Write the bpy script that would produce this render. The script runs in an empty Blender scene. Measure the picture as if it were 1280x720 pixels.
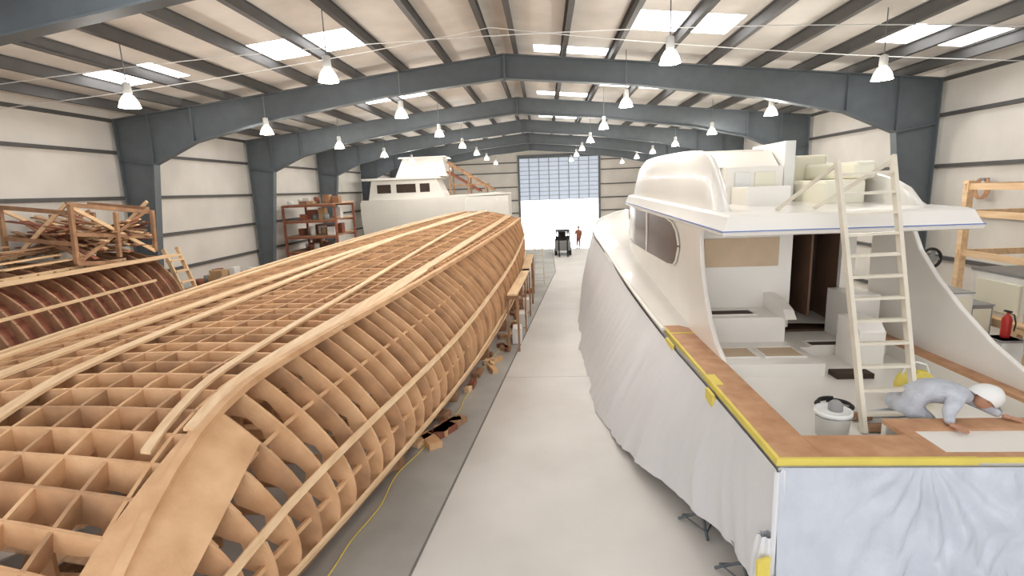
import bpy, math, random
import numpy as np
from mathutils import Vector, Matrix, noise
random.seed(7)
H=4.8
# ------------------------------------------------------------ materials
def lin(c):
    return tuple(((x/255)/12.92 if x/255<=0.04045 else ((x/255+0.055)/1.055)**2.4) for x in c)
MATS={}
def mat(name,rgb,rough=0.6,var=0.12,scale=3.0,bump=0.0,bscale=20,stretch=(1,1,1),metal=0.0,emit=0,trans=0.0,rgb2=None,coat=0,sss=0):
    if name in MATS: return MATS[name]
    m=bpy.data.materials.new(name); m.use_nodes=True
    nt=m.node_tree; b=nt.nodes['Principled BSDF']
    c=lin(rgb)
    tc=nt.nodes.new('ShaderNodeTexCoord'); mp=nt.nodes.new('ShaderNodeMapping')
    mp.inputs['Scale'].default_value=stretch
    nt.links.new(tc.outputs['Object'],mp.inputs['Vector'])
    n=nt.nodes.new('ShaderNodeTexNoise'); n.inputs['Scale'].default_value=scale; n.inputs['Detail'].default_value=5
    nt.links.new(mp.outputs[0],n.inputs['Vector'])
    r=nt.nodes.new('ShaderNodeValToRGB')
    r.color_ramp.elements[0].position=0.3; r.color_ramp.elements[1].position=0.7
    d=lin(rgb2) if rgb2 else tuple(x*(1-var*2) for x in c)
    r.color_ramp.elements[0].color=(*d,1)
    r.color_ramp.elements[1].color=(*[min(1,x*(1+var*0.3)) for x in c],1)
    nt.links.new(n.outputs['Fac'],r.inputs['Fac']); nt.links.new(r.outputs['Color'],b.inputs['Base Color'])
    b.inputs['Roughness'].default_value=rough; b.inputs['Metallic'].default_value=metal
    if coat: b.inputs['Coat Weight'].default_value=coat
    if bump:
        n2=nt.nodes.new('ShaderNodeTexNoise'); n2.inputs['Scale'].default_value=bscale; n2.inputs['Detail'].default_value=4
        nt.links.new(mp.outputs[0],n2.inputs['Vector'])
        bp=nt.nodes.new('ShaderNodeBump'); bp.inputs['Strength'].default_value=bump; bp.inputs['Distance'].default_value=0.05
        nt.links.new(n2.outputs['Fac'],bp.inputs['Height']); nt.links.new(bp.outputs[0],b.inputs['Normal'])
    if emit:
        b.inputs['Emission Color'].default_value=(*c,1); b.inputs['Emission Strength'].default_value=emit
    if trans: b.inputs['Transmission Weight'].default_value=trans
    MATS[name]=m; return m
M_steel=mat('painted_steel',(98,105,109),0.55,0.06)
M_purlin=mat('purlin_steel',(84,82,80),0.6,0.08)
M_ins=mat('roof_insulation',(228,222,214),0.6,0.06,1.5,0.3,2.5)
M_wall=mat('wall_insulation',(224,218,209),0.6,0.06,0.8,0.5,1.2)
M_floorL=mat('concrete_grey',(180,178,172),0.55,0.10,0.7,rgb2=(154,152,146))
M_floorR=mat('concrete_pale',(216,212,206),0.5,0.05,0.5,rgb2=(200,196,189))
M_joint=mat('floor_joint',(125,123,118),0.8)
M_sky=mat('skylight_panel',(250,252,255),0.5,0.0,emit=6.5)
M_rib=mat('rib_wood',(228,186,142),0.7,0.15,2.5,0.15,30,(1,1,1),rgb2=(204,158,114))
M_rib2=mat('rib_wood_dark',(208,162,120),0.7,0.2,2.5)
M_plank=mat('plank_wood',(238,208,168),0.6,0.1,4,0.1,20,(3,0.25,3),rgb2=(220,182,138))
M_oldwood=mat('old_wood',(176,138,104),0.8,0.2,3,rgb2=(140,104,78))
M_redwood=mat('red_plank',(158,98,74),0.7,0.2,3,stretch=(3,.3,3),rgb2=(120,70,54))
M_teak=mat('cap_wood',(202,156,118),0.5,0.12,4,stretch=(1,1,1),rgb2=(180,130,92))
M_gel=mat('white_gelcoat',(240,236,228),0.3,0.02,1.0,coat=0.3)
M_cream=mat('cream_primer',(238,234,214),0.5,0.03,1.0)
M_sheet=mat('plastic_sheet',(222,223,225),0.35,0.03,1.5,0.6,2.5,(1,1,0.3))
M_sheet2=mat('crumpled_plastic',(200,206,216),0.22,0.06,3,1.0,3.5,(1,1,0.7))
M_tape=mat('yellow_tape',(232,212,100),0.6,0.05)
M_blue=mat('blue_tape',(110,130,190),0.6,0.05)
M_dark=mat('dark_glass',(76,48,40),0.2,0.1)
M_hole=mat('dark_interior',(70,56,46),0.8,0.2)
M_brown=mat('brown_bulkhead',(112,84,64),0.7,0.1)
M_beige=mat('beige_panel',(212,188,158),0.6,0.05)
M_alu=mat('ladder_fibreglass',(222,214,196),0.5,0.05)
M_black=mat('black_rubber',(35,35,36),0.7,0.1)
M_white=mat('white_plastic',(236,236,232),0.4,0.03)
M_grey=mat('grey_paint',(150,150,148),0.6,0.08)
M_red=mat('red_paint',(190,45,38),0.4,0.05)
M_cloth=mat('coverall_cloth',(200,204,212),0.9,0.10,8,0.6,12)
M_skin=mat('skin',(196,146,118),0.55,0.04)
M_hair=mat('hair',(50,38,30),0.8,0.1)
M_lampglow=mat('lamp_glow',(255,246,225),0.5,0.0,emit=30)
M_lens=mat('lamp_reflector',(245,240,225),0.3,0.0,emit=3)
M_galv=mat('galvanised',(140,142,144),0.45,0.1,metal=0.5)
M_doorglow=mat('rollup_door_glow',(196,206,222),0.5,0.05,emit=.35)  # door panels are no lamp; daylight brightness is put in as faint emission
M_doorgrid=mat('door_rail',(140,148,160),0.5,0.05)
M_ground=mat('outdoor_concrete',(225,225,222),0.8,0.05)
M_blueplastic=mat('blue_plastic',(60,95,150),0.5,0.05)
M_card=mat('cardboard',(190,155,115),0.8,0.08)

# ------------------------------------------------------------ mesh builder
class MB:
    def __init__(s): s.v=[];s.f=[];s.m=[];s.sm=[];s.mats=[]
    def mi(s,m):
        if m not in s.mats: s.mats.append(m)
        return s.mats.index(m)
    def add(s,vs,fs,m,smooth=False):
        o=len(s.v); s.v+= [tuple(v) for v in vs]
        k=s.mi(m)
        for f in fs: s.f.append(tuple(i+o for i in f)); s.m.append(k); s.sm.append(smooth)
    def box(s,c,d,m,rz=0,rx=0,ry=0):
        R=Matrix.Rotation(rz,3,'Z')@Matrix.Rotation(ry,3,'Y')@Matrix.Rotation(rx,3,'X')
        c=Vector(c); vs=[]
        for x in(-.5,.5):
            for y in(-.5,.5):
                for z in(-.5,.5): vs.append(c+R@Vector((x*d[0],y*d[1],z*d[2])))
        s.add(vs,[(0,1,3,2),(4,6,7,5),(0,4,5,1),(2,3,7,6),(0,2,6,4),(1,5,7,3)],m)
    def bx(s,x0,x1,y0,y1,z0,z1,m): s.box(((x0+x1)/2,(y0+y1)/2,(z0+z1)/2),(abs(x1-x0),abs(y1-y0),abs(z1-z0)),m)
    def beam(s,p0,p1,w,h,m,side=None):
        p0=Vector(p0);p1=Vector(p1);d=(p1-p0).normalized()
        if side is None:
            side=d.cross(Vector((0,0,1)))
            if side.length<0.05: side=Vector((0,1,0))
        side=Vector(side); side=(side-d*side.dot(d)).normalized()
        up=side.cross(d).normalized()
        vs=[]
        for p in(p0,p1):
            for a,b in((-1,-1),(1,-1),(1,1),(-1,1)): vs.append(p+side*a*w/2+up*b*h/2)
        s.add(vs,[(3,2,1,0),(4,5,6,7),(0,1,5,4),(1,2,6,5),(2,3,7,6),(3,0,4,7)],m)
    def tube(s,path,r,m,seg=8):
        path=[Vector(p) for p in path]; n=len(path)
        rr=r if isinstance(r,(list,tuple)) else [r]*n
        vs=[]
        prev=None
        for i,p in enumerate(path):
            d=(path[min(i+1,n-1)]-path[max(i-1,0)]).normalized()
            a=prev if prev is not None else (Vector((0,0,1)) if abs(d.z)<0.9 else Vector((1,0,0)))
            a=(a-d*a.dot(d)).normalized(); b=d.cross(a); prev=a
            for k in range(seg):
                t=2*math.pi*k/seg; vs.append(p+(a*math.cos(t)+b*math.sin(t))*rr[i])
        fs=[]
        for i in range(n-1):
            for k in range(seg):
                k2=(k+1)%seg; fs.append((i*seg+k,i*seg+k2,(i+1)*seg+k2,(i+1)*seg+k))
        s.add(vs,fs,m,True)
        s.add(vs[:seg],[tuple(range(seg))[::-1]],m); s.add(vs[-seg:],[tuple(range(seg))],m)
    def lathe(s,prof,c,m,seg=20,cap=True):
        vs=[];n=len(prof)
        for r,z in prof:
            for k in range(seg):
                t=2*math.pi*k/seg; vs.append((c[0]+r*math.cos(t),c[1]+r*math.sin(t),c[2]+z))
        fs=[]
        for i in range(n-1):
            for k in range(seg):
                k2=(k+1)%seg; fs.append((i*seg+k,i*seg+k2,(i+1)*seg+k2,(i+1)*seg+k))
        s.add(vs,fs,m,True)
        if cap:
            s.add(vs[:seg],[tuple(range(seg))[::-1]],m); s.add(vs[-seg:],[tuple(range(seg))],m)
    def prism(s,poly,axis,a0,a1,m):
        n=len(poly)
        def P(p,a):
            return (a,p[0],p[1]) if axis=='X' else ((p[0],a,p[1]) if axis=='Y' else (p[0],p[1],a))
        vs=[P(p,a0) for p in poly]+[P(p,a1) for p in poly]
        fs=[tuple(range(n))[::-1],tuple(range(n,2*n))]+[(i,(i+1)%n,(i+1)%n+n,i+n) for i in range(n)]
        s.add(vs,fs,m)
    def grid(s,fn,nu,nv,m,smooth=True,thick=None):
        vs=[fn(i/(nu),j/(nv)) for i in range(nu+1) for j in range(nv+1)]
        fs=[(i*(nv+1)+j,i*(nv+1)+j+1,(i+1)*(nv+1)+j+1,(i+1)*(nv+1)+j) for i in range(nu) for j in range(nv)]
        s.add(vs,fs,m,smooth)
    def build(s,name,parent=None,bevel=0,recalc=True):
        me=bpy.data.meshes.new(name); me.from_pydata([tuple(v) for v in s.v],[],s.f)
        for m in s.mats: me.materials.append(m)
        me.polygons.foreach_set('material_index',s.m); me.polygons.foreach_set('use_smooth',s.sm)
        me.update()
        if recalc:
            import bmesh
            bm=bmesh.new(); bm.from_mesh(me); bmesh.ops.recalc_face_normals(bm,faces=bm.faces); bm.to_mesh(me); bm.free()
        o=bpy.data.objects.new(name,me); bpy.context.scene.collection.objects.link(o)
        if parent: o.parent=parent
        if bevel:
            md=o.modifiers.new('bevel','BEVEL'); md.width=bevel; md.segments=2; md.limit_method='ANGLE'; md.angle_limit=math.radians(40)
        return o
def empty(name):
    e=bpy.data.objects.new(name,None); bpy.context.scene.collection.objects.link(e); return e
def I(xs,ys):
    xs=list(xs);ys=list(ys)
    def f(x):
        if x<=xs[0]: return ys[0]
        if x>=xs[-1]: return ys[-1]
        i=max(k for k in range(len(xs)) if xs[k]<=x); i=min(i,len(xs)-2)
        h=xs[i+1]-xs[i]; t=(x-xs[i])/h
        def sl(k):
            if k==0: return (ys[1]-ys[0])/(xs[1]-xs[0])
            if k==len(xs)-1: return (ys[-1]-ys[-2])/(xs[-1]-xs[-2])
            return (ys[k+1]-ys[k-1])/(xs[k+1]-xs[k-1])
        m0,m1=sl(i)*h,sl(i+1)*h
        return (2*t**3-3*t*t+1)*ys[i]+(t**3-2*t*t+t)*m0+(-2*t**3+3*t*t)*ys[i+1]+(t**3-t*t)*m1
    return f

# ------------------------------------------------------------ hall shell
XL,XR,RX=-13.9,11.7,-1.1
EZ,RZ=7.75,9.08
YB=54.7; Y0=-3.0
def roofz(x): 
    return RZ-(RZ-EZ)*abs(x-RX)/(RX-XL if x<RX else XR-RX)
def slabx(y): return -1.95+0.098*(y-4.6) if y<30 else 0.54
b=MB()
for a,c in((Y0,30),(30,YB)):
    b.add([(XL,a,0),(slabx(a),a,0),(slabx(c),c,0),(XL,c,0)],[(0,1,2,3)],M_floorL)
    b.add([(slabx(a),a,0),(XR,a,0),(XR,c,0),(slabx(c),c,0)],[(0,1,2,3)],M_floorR)
    b.add([(slabx(a)-.02,a,.003),(slabx(a)+.02,a,.003),(slabx(c)+.02,c,.003),(slabx(c)-.02,c,.003)],[(0,1,2,3)],M_joint)
for y in (12.8,20.4,28,35.7):
    b.add([(slabx(y),y,.003),(XR,y,.003),(XR,y+.012,.003),(slabx(y),y+.012,.003)],[(0,1,2,3)],M_joint)
b.build('floor',recalc=False)
b=MB(); b.add([(-80,YB,-.02),(80,YB,-.02),(80,150,-.02),(-80,150,-.02)],[(0,1,2,3)],M_ground)
b.add([(-80,-60,-.02),(80,-60,-.02),(80,Y0,-.02),(-80,Y0,-.02)],[(0,1,2,3)],M_ground)
b.build('outdoor_ground',recalc=False)
b=MB(); b.bx(XL-.2,XL,Y0,YB,0,EZ+.05,M_wall); b.build('wall_left')
b=MB(); b.bx(XR,XR+.2,Y0,YB,0,EZ+.05,M_wall); b.build('wall_right')
DX0,DX1,DZ=-2.5,5.6,7.9
b=MB()
b.prism([(XL,0),(DX0,0),(DX0,DZ),(DX1,DZ),(DX1,0),(XR,0),(XR,EZ),(RX,RZ),(XL,EZ)],'Y',YB,YB+.2,M_wall)
b.build('wall_back')
b=MB()
GZ=(0.95,2.3,3.6,4.95,6.4,7.4)
for z in GZ:
    b.bx(XL,XL+.12,Y0,YB,z,z+.1,M_purlin); b.bx(XR-.12,XR,Y0,YB,z,z+.1,M_purlin)
    b.bx(XL+.2,DX0-.2,YB-.12,YB,z,z+.1,M_purlin); b.bx(DX1+.2,XR-.2,YB-.12,YB,z,z+.1,M_purlin)
b.build('wall_girts')
b=MB()
sky=[]
for yc in (5.9,13.8,21.3,28.9,36.5,44.1):
    for xc in (-10.9,-5.9,3.4,9.2): sky.append((xc-1.3,xc+1.3,yc-.75,yc+.75))
    sky.append((-.2,2.0,yc+2.7,yc+3.5))
xs=sorted(set([XL,RX,XR]+[v for s in sky for v in s[:2]])); yy=sorted(set([Y0,YB]+[v for s in sky for v in s[2:]]))
S=MB()
for i in range(len(xs)-1):
    for j in range(len(yy)-1):
        xm=(xs[i]+xs[i+1])/2; ym=(yy[j]+yy[j+1])/2
        q=[(xs[i],yy[j],roofz(xs[i])),(xs[i+1],yy[j],roofz(xs[i+1])),(xs[i+1],yy[j+1],roofz(xs[i+1])),(xs[i],yy[j+1],roofz(xs[i]))]
        inn=any(s[0]<xm<s[1] and s[2]<ym<s[3] for s in sky)
        (S if inn else b).add(q,[(3,2,1,0)],M_sky if inn else M_ins)
b.build('ceiling',recalc=False); S.build('roof_skylights',recalc=False)
b=MB()
for side in(-1,1):
    d=0.35
    while True:
        x=RX+side*d
        if x<XL+.3 or x>XR-.3: break
        z=roofz(x)
        b.bx(x-.02,x+.02,Y0,YB,z-.26,z-.01,M_purlin); b.bx(x-.05,x+.08,Y0,YB,z-.285,z-.255,M_purlin)
        b.bx(x-.08,x+.05,Y0,YB,z-.03,z-.01,M_purlin)
        d+=1.42
b.build('roof_purlins')
def frame(y):
    b=MB()
    for (xo,sg) in((XL+.15,1),(XR-.15,-1)):
        half=abs(RX-xo)
        def top(d): return roofz(xo+sg*d)-.29
        pairs=[((0,0),(.38,0)),((0,top(0)-1.25),(1.15,top(0)-1.45))]
        pr=[]
        pr.append(((0,top(0)),(1.15,top(0)-1.45)))
        pr.append(((1.15,top(1.15)),(1.15,top(0)-1.45)))
        for d,dep in((2.6,1.08),(5.0,.80),(half*.7,.64),(half,.68)):
            pr.append(((d,top(d)),(d+.0,top(d)-dep)))
        allp=pairs+pr
        P=lambda q:(xo+sg*q[0],q[1])
        for (o0,i0),(o1,i1) in zip(allp[:-1],allp[1:]):
            pts=[P(o0),P(i0),P(i1),P(o1)]
            u=[]
            for p in pts:
                if p not in u: u.append(p)
            if len(u)>=3: b.prism(u,'Y',y-.012,y+.012,M_steel)
        out=[P(p[0]) for p in allp]; inn=[P(p[1]) for p in allp]
        for L in(out,inn):
            for a,c in zip(L[:-1],L[1:]):
                if (a[0]-c[0])**2+(a[1]-c[1])**2>1e-4:
                    b.beam((a[0],y,a[1]),(c[0],y,c[1]),.28,.035,M_steel,side=(0,1,0))
        for q in (allp[1],allp[3],allp[4]):
            a=P(q[0]);c=P(q[1]); b.beam((a[0],y,a[1]),(c[0],y,c[1]),.26,.03,M_steel,side=(0,1,0))
        b.bx(xo-.1 if sg>0 else xo-.45,xo+.45 if sg>0 else xo+.1,y-.22,y+.22,0,.03,M_steel)
    b.bx(RX-.03,RX+.03,y-.16,y+.16,RZ-1.05,RZ-.28,M_steel)
    b.build('steel_portal_frame')
for y in(.5,7.9,16.7,24.3,31.9,39.5,47.1): frame(y)
b=MB()
b.bx(DX0-.15,DX0+.05,YB-.2,YB-.01,0,DZ,M_steel);b.bx(DX1-.05,DX1+.15,YB-.2,YB-.01,0,DZ,M_steel)
b.bx(DX0-.15,DX1+.15,YB-.25,YB-.01,DZ-.1,DZ+.25,M_steel)
nz=10
for i in range(nz):
    z0=3.6+(DZ-.1-3.6)*i/nz; z1=3.6+(DZ-.1-3.6)*(i+1)/nz
    b.bx(DX0,DX1,YB-.08,YB-.03,z0+.03,z1,M_doorglow)
    b.bx(DX0,DX1,YB-.11,YB-.06,z0,z0+.05,M_doorgrid)
for i in range(9):
    x=DX0+(DX1-DX0)*i/8; b.bx(x-.04,x+.04,YB-.13,YB-.08,3.6,DZ-.1,M_doorgrid)
b.build('door_1')

def lamp(x,y,z):
    e=empty('high_bay_lamp')
    zr=roofz(x); k=.85
    b=MB()
    b.tube([(x,y,z+.36),(x,y,zr-.02)],.012,M_galv,6)
    b.lathe([(r*k,h*k) for r,h in((.03,.45),(.09,.43),(.1,.2),(.06,.16))],(x,y,z),M_white,14)
    b.lathe([(r*k,h*k) for r,h in((.07,.18),(.13,.12),(.2,0),(.24,-.14))],(x,y,z),M_lens,20,cap=False)
    b.build('reflector_housing',e)
    b=MB(); b.lathe([(.02,.06),(.08,.02),(.1,-.06),(.06,-.12),(.01,-.14)],(x,y,z),M_lampglow,14)
    b.build('bulb',e)
    l=bpy.data.lights.new('lamp_light','POINT'); l.energy=130; l.color=(1,.95,.88); l.shadow_soft_size=.2
    o=bpy.data.objects.new('lamp_light',l); o.location=(x,y,z-.3); bpy.context.scene.collection.objects.link(o); o.parent=e
for y in(10.9,16.4,22.3,28.6,34.6,40.6,48.2):
    for x,z in((-8.6,6.9),(-4.3,7.2),(2.5,7.2),(7.2,6.9)): lamp(x,y+(1.2 if x>7 else 0),z)
b=MB()
def sag(p,q,d,n=14): 
    p=Vector(p);q=Vector(q); return [p.lerp(q,i/n)-Vector((0,0,d*4*(i/n)*(1-i/n))) for i in range(n+1)]
b.tube(sag((-13.6,11.2,7.3),(11.4,11.2,7.3),-.55,20),.010,M_white,5)
b.tube(sag((-13.6,12.6,7.2),(-1.1,12.4,8.35),.12),.010,M_white,5)
b.tube(sag((-1.1,12.4,8.35),(11.4,13.3,7.2),.12),.010,M_white,5)
b.build('lighting_cable')

# ------------------------------------------------------------ LEFT: framed wooden hull (upside-down on its jig)
KY=[1.5,3,4,5,6,10,14,18,22,26]
Cx=I(KY,[-3.5,-3.62,-3.75,-3.76,-3.62,-2.85,-2.3,-1.85,-1.5,-1.25]); Cz=I(KY,[.55,1.25,1.85,2.35,2.62,2.87,3.02,3.15,3.25,3.35])
Mx=I(KY,[-3.3,-3.25,-3.05,-2.8,-2.55,-1.76,-1.35,-1.1,-1.0,-1.02]); Mz=I(KY,[.4,.8,1.0,1.15,1.25,1.5,1.7,1.9,2.1,2.2])
Bx=I(KY,[-3.7,-3.55,-3.42,-3.28,-3.1,-2.4,-1.8,-1.42,-1.2,-1.15]); Bz=I(KY,[.25,.3,.3,.3,.3,.3,.4,.5,.6,.8])
Lx=I([1.5,4,6,10,14,18,22,26],[-9.4,-9.4,-9.3,-8.9,-8.0,-6.9,-5.7,-4.4]); Lz=I([1.5,4,6,10,14,18,22,26],[1.8,2.1,2.3,2.55,2.9,3.22,3.5,3.75])
def topcurve(s,y):
    x=Lx(y)+(Cx(y)-Lx(y))*s; e=s if y>=6 else s**(1+(6-y)*.5)
    z=Lz(y)+(Cz(y)-Lz(y))*e+.20*math.sin(math.pi*s)
    return Vector((x,y,z))
def sidecurve(t,y):
    C=Vector((Cx(y),y,Cz(y)));Mv=Vector((Mx(y),y,Mz(y)));Bv=Vector((Bx(y),y,Bz(y)))
    K=2*Mv-(C+Bv)/2
    return C*(1-t)**2+K*2*t*(1-t)+Bv*t*t
def leftside(t,y):
    L=Vector((Lx(y),y,Lz(y))); Bv=Vector((Lx(y)+.5,y,.35)); K=Vector((Lx(y)-.7,y,1.2))
    return L*(1-t)**2+K*2*t*(1-t)+Bv*t*t
b=MB()
yv=2.2; n=0
while yv<26.05:
    out=[leftside(t,yv) for t in(1,.8,.6,.4,.2)]+[topcurve(s,yv) for s in np.linspace(0,1,25)]+[sidecurve(t,yv) for t in np.linspace(0,1,19)[1:]]
    m=len(out); inn=[]
    for i,p in enumerate(out):
        d=(out[min(i+1,m-1)]-out[max(i-1,0)]).normalized()
        nrm=Vector((d.z,0,-d.x))
        if i<28: dep=.36+.03*math.sin(i*1.7+n*.7)
        else:    dep=.28+.08*math.sin(i*1.5+n*.3)
        if yv<4: dep*=.65
        inn.append(p+nrm*dep)
    th=.042
    vs=[];fs=[]
    for i in range(m):
        for q in(out[i],inn[i]):
            for s in(-1,1): vs.append((q.x,q.y+s*th/2,q.z))
    for i in range(m-1):
        a=i*4;c=a+4
        fs+=[(a,a+1,c+1,c),(a+2,c+2,c+3,a+3),(a,c,c+2,a+2),(a+1,a+3,c+3,c+1)]
    fs+=[(0,2,3,1),((m-1)*4,(m-1)*4+1,(m-1)*4+3,(m-1)*4+2)]
    b.add(vs,fs,M_rib if n%3 else M_rib2)
    if yv>4:
      for t in(.2,.45,.7,.9):
        p=sidecurve(t,yv); q=sidecurve(t+.06,yv); d=(q-p).normalized(); nn=Vector((d.z,0,-d.x))
        b.beam(p+nn*.14-d*.1+Vector((0,.05,0)),p+nn*.14+d*.12+Vector((0,.05,0)),.05,.2,M_plank if (n+int(t*10))%2 else M_rib,side=(0,1,0))
    if n%2==0:
        for s in(.22,.5,.78):
            p=topcurve(s,yv); b.beam((p.x,yv,.3),(p.x,yv,p.z-.2),.14,.045,M_rib2,side=(1,0,0))
        p=topcurve(.1,yv);q=topcurve(.9,yv)
        if yv>4.5: b.beam((p.x,yv+.06,1.3),(q.x,yv+.06,1.3),.04,.16,M_rib,side=(0,1,0))
        b.beam((p.x,yv+.06,.5),(q.x,yv+.06,.5),.04,.16,M_rib2,side=(0,1,0))
    yv+=.345; n+=1
def longi(fn,w,h,m,off=0,y0=2.1,y1=26.1,thin=False):
    yy=list(np.linspace(y0,y1,60))
    vs=[]
    for y in yy:
        p,nn,side=fn(y)
        for a,c in((-1,0),(1,0),(1,1),(-1,1)): vs.append(p+side*a*w/2+nn*(off+c*h))
    fs=[]
    for i in range(len(yy)-1):
        o=i*4
        for k in range(4): fs.append((o+k,o+(k+1)%4,o+4+(k+1)%4,o+4+k))
    fs+=[(3,2,1,0),tuple((len(yy)-1)*4+k for k in range(4))]
    b.add(vs,fs,m)
def topf(s0,s1,y0=1.7,y1=26.1,ease=1.0):
    def f(y):
        u=((y-y0)/(y1-y0))**ease; s=s0+(s1-s0)*u
        p=topcurve(s,y); q=topcurve(min(1,s+.02),y); r=topcurve(max(0,s-.02),y)
        sd=(q-r).normalized(); return p,Vector((-sd.z,0,sd.x)),sd
    return f
def sidef(t0,t1=None,y0=1.7,y1=26.1):
    t1=t0 if t1 is None else t1
    def f(y):
        t=t0+(t1-t0)*(y-y0)/(y1-y0)
        p=sidecurve(t,y);q=sidecurve(min(1,t+.03),y);r=sidecurve(max(0,t-.03),y)
        sd=(q-r).normalized(); return p,Vector((-sd.z,0,sd.x)),sd
    return f
for k,s in enumerate(np.linspace(.05,.95,12)): longi(topf(s,s),.042,.24,M_rib if k%2 else M_rib2,-.242)
for t in(.36,.70): longi(sidef(t),.09,.045,M_plank,-.005)
for t in(.15,.52,.86): longi(sidef(t),.05,.05,M_rib,-.13,3.5)
longi(sidef(.97),.14,.04,M_plank,0)
longi(topf(1,1),.10,.09,M_rib,-.03)
longi(topf(0,0),.26,.04,M_plank,0)
for s0,s1,y0,y1,w in((.10,.12,2.1,26,.30),(.33,.46,2.1,26,.32),(.60,.34,2.1,25,.20),(.985,.84,5.0,26,.22),(.93,.62,4.7,22,.11),(1.0,.95,7.5,12,.14)):
    longi(topf(s0,s1,y0,y1),w,.04,M_plank,.005,y0,y1)
# plywood stem gusset
b.grid(lambda u,v:tuple(topcurve(.985-.07*(1-v)+(.015+.07*(1-v))*u,2.2+v*3.2)+Vector((0,0,.012))),3,10,M_rib,False)
b.grid(lambda u,v:tuple(sidecurve(.34*u*(1-v*.6),2.3+v*3.0)+Vector((.012,0,.004))),5,12,M_rib,False)
for fx in(lambda y:Bx(y)-.12,lambda y:Lx(y)+.6,lambda y:(Bx(y)+Lx(y))/2):
    for y0,y1 in zip(np.arange(2.2,25,3),np.arange(5.2,28,3)):
        y1=min(y1,26); zb=Bz(y0)-.12; zc=Bz(y1)-.12
        b.beam((fx(y0),y0,zb),(fx(y1),y1,zc),.14,.2,M_oldwood)
        b.bx(fx(y0)-.18,fx(y0)+.18,y0+.05,y0+.35,0,Bz(y0)-.1,M_oldwood)
for k in range(60):
    y=random.uniform(2.8,20); x=Lx(y)+random.uniform(.15,.85)*(Bx(y)-Lx(y)); a=random.uniform(-1.5,1.5)
    b.beam((x-math.sin(a)*.8,y-math.cos(a)*.8,.62),(x+math.sin(a)*.8,y+math.cos(a)*.8,.66),random.uniform(.1,.35),.03,random.choice([M_plank,M_rib,M_white,M_oldwood]))
b.build('wooden_hull_framework')
b=MB()
for k in range(44):
    y=random.uniform(9,25); x=Bx(y)+random.uniform(.0,.4); 
    b.box((x,y,.06),(random.uniform(.1,.3),random.uniform(.15,.6),.12),random.choice([M_oldwood,M_plank,M_redwood,M_rib]),rz=random.uniform(-.6,.6))
b.build('timber_offcuts')
b=MB(); b.tube([(Bx(y)+.16+.08*math.sin(y*1.3)+.04*math.sin(y*3.7),y,.02) for y in np.linspace(4.5,24,120)],.010,M_tape,6)
b.build('air_hose')
b=MB()
for y in(15,17.2,19.4,21.6,23.8):
    x=Mx(y)+.12; b.bx(x-.04,x+.02,y-.04,y+.04,0,1.75,M_oldwood); b.bx(x+.26,x+.32,y-.04,y+.04,0,1.75,M_oldwood); b.bx(x,x+.3,y-.03,y+.03,1.62,1.72,M_oldwood)
for y0,y1 in((14.8,19.6),(19.2,24)):
    b.beam((Mx(y0)+.28,y0,1.78),(Mx(y1)+.28,y1,1.78),.3,.05,M_plank)
for y in(16,18,20.3): b.bx(Mx(y)+.1,Mx(y)+.38,y-.3,y+.3,.02,.5,M_white)
b.build('staging_planks')

# ------------------------------------------------------------ RIGHT: sportfishing yacht
Yt=empty('sportfishing_yacht')
CX=4.3; SBX=2*CX-2.3
SY=[5.0,7,10,13,15.6,18,21,24,26.5,28]
SX=I(SY,[2.3,2.28,2.22,2.12,2.05,1.98,1.95,2.4,3.4,4.25]); SZ=I(SY,[2.0,2.0,2.02,2.22,2.48,2.72,3.0,3.25,3.42,3.5])
def hullpt(u,y):
    s=abs(u-.5)*2
    hb=CX-SX(y); zs=SZ(y)
    fl=.0 if y<10 else (y-10)/18
    if s>.35:
        t=(s-.35)/.65; x=hb*((.90-fl*.5)+(.10+fl*.5)*t**(1+fl)); z=.95+(zs-.95)*t
    else:
        t=s/.35; x=hb*(.90-fl*.5)*t; z=.45+.5*t+max(0,(y-22))*.08*(1-t)
    return (CX+(x if u>.5 else -x),y,z)
b=MB()
b.grid(lambda v,u:hullpt(u,5.0+23*v),46,40,M_gel)
tp=[hullpt(u,5.0) for u in np.linspace(0,1,41)]
b.add(tp,[tuple(range(41))],M_gel)
b.grid(lambda v,u:((SX(10+18*v)+.02)*(1-u)+(2*CX-SX(10+18*v)-.02)*u,10+18*v,SZ(10+18*v)-.03+.08*math.sin(math.pi*u)),30,8,M_gel)
b.tube([(SX(y)+.02,y,SZ(y)) for y in np.linspace(9.9,28,40)],.05,M_gel)
b.tube([(2*CX-SX(y)-.02,y,SZ(y)) for y in np.linspace(9.9,28,40)],.05,M_gel)
for x in(3.2,5.4):
    for y in(7.5,12,17): b.bx(x-.2,x+.2,y-.2,y+.2,0,.8,M_oldwood)
b.build('hull',Yt)
b=MB()
IR=SBX-.46
b.bx(2.72,IR+.04,5.55,10,1.65,1.75,M_gel)
b.bx(2.68,2.76,5.5,10,1.2,1.97,M_gel); b.bx(IR,IR+.08,5.5,10,1.2,1.97,M_gel); b.bx(2.7,IR+.06,5.46,5.54,1.2,1.97,M_gel)
def hatchbox(x0,x1,y0,y1,z0,z1,holes,m=M_gel):
    b.bx(x0,x1,y0,y1,z0,z1,m)
    for h in holes:
        b.bx(h[0],h[1],h[2],h[3],z1+.002,z1+.006,h[4])
        for (a0,a1,c0,c1) in((h[0]-.03,h[0],h[2]-.03,h[3]+.03),(h[1],h[1]+.03,h[2]-.03,h[3]+.03),(h[0],h[1],h[2]-.03,h[2]),(h[0],h[1],h[3],h[3]+.03)):
            b.bx(a0,a1,c0,c1,z1,z1+.025,m)
hatchbox(2.76,4.3,8.0,9.2,1.75,1.95,[(2.9,3.4,8.35,8.85,M_beige),(3.55,4.15,8.35,8.85,M_beige)])
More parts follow.
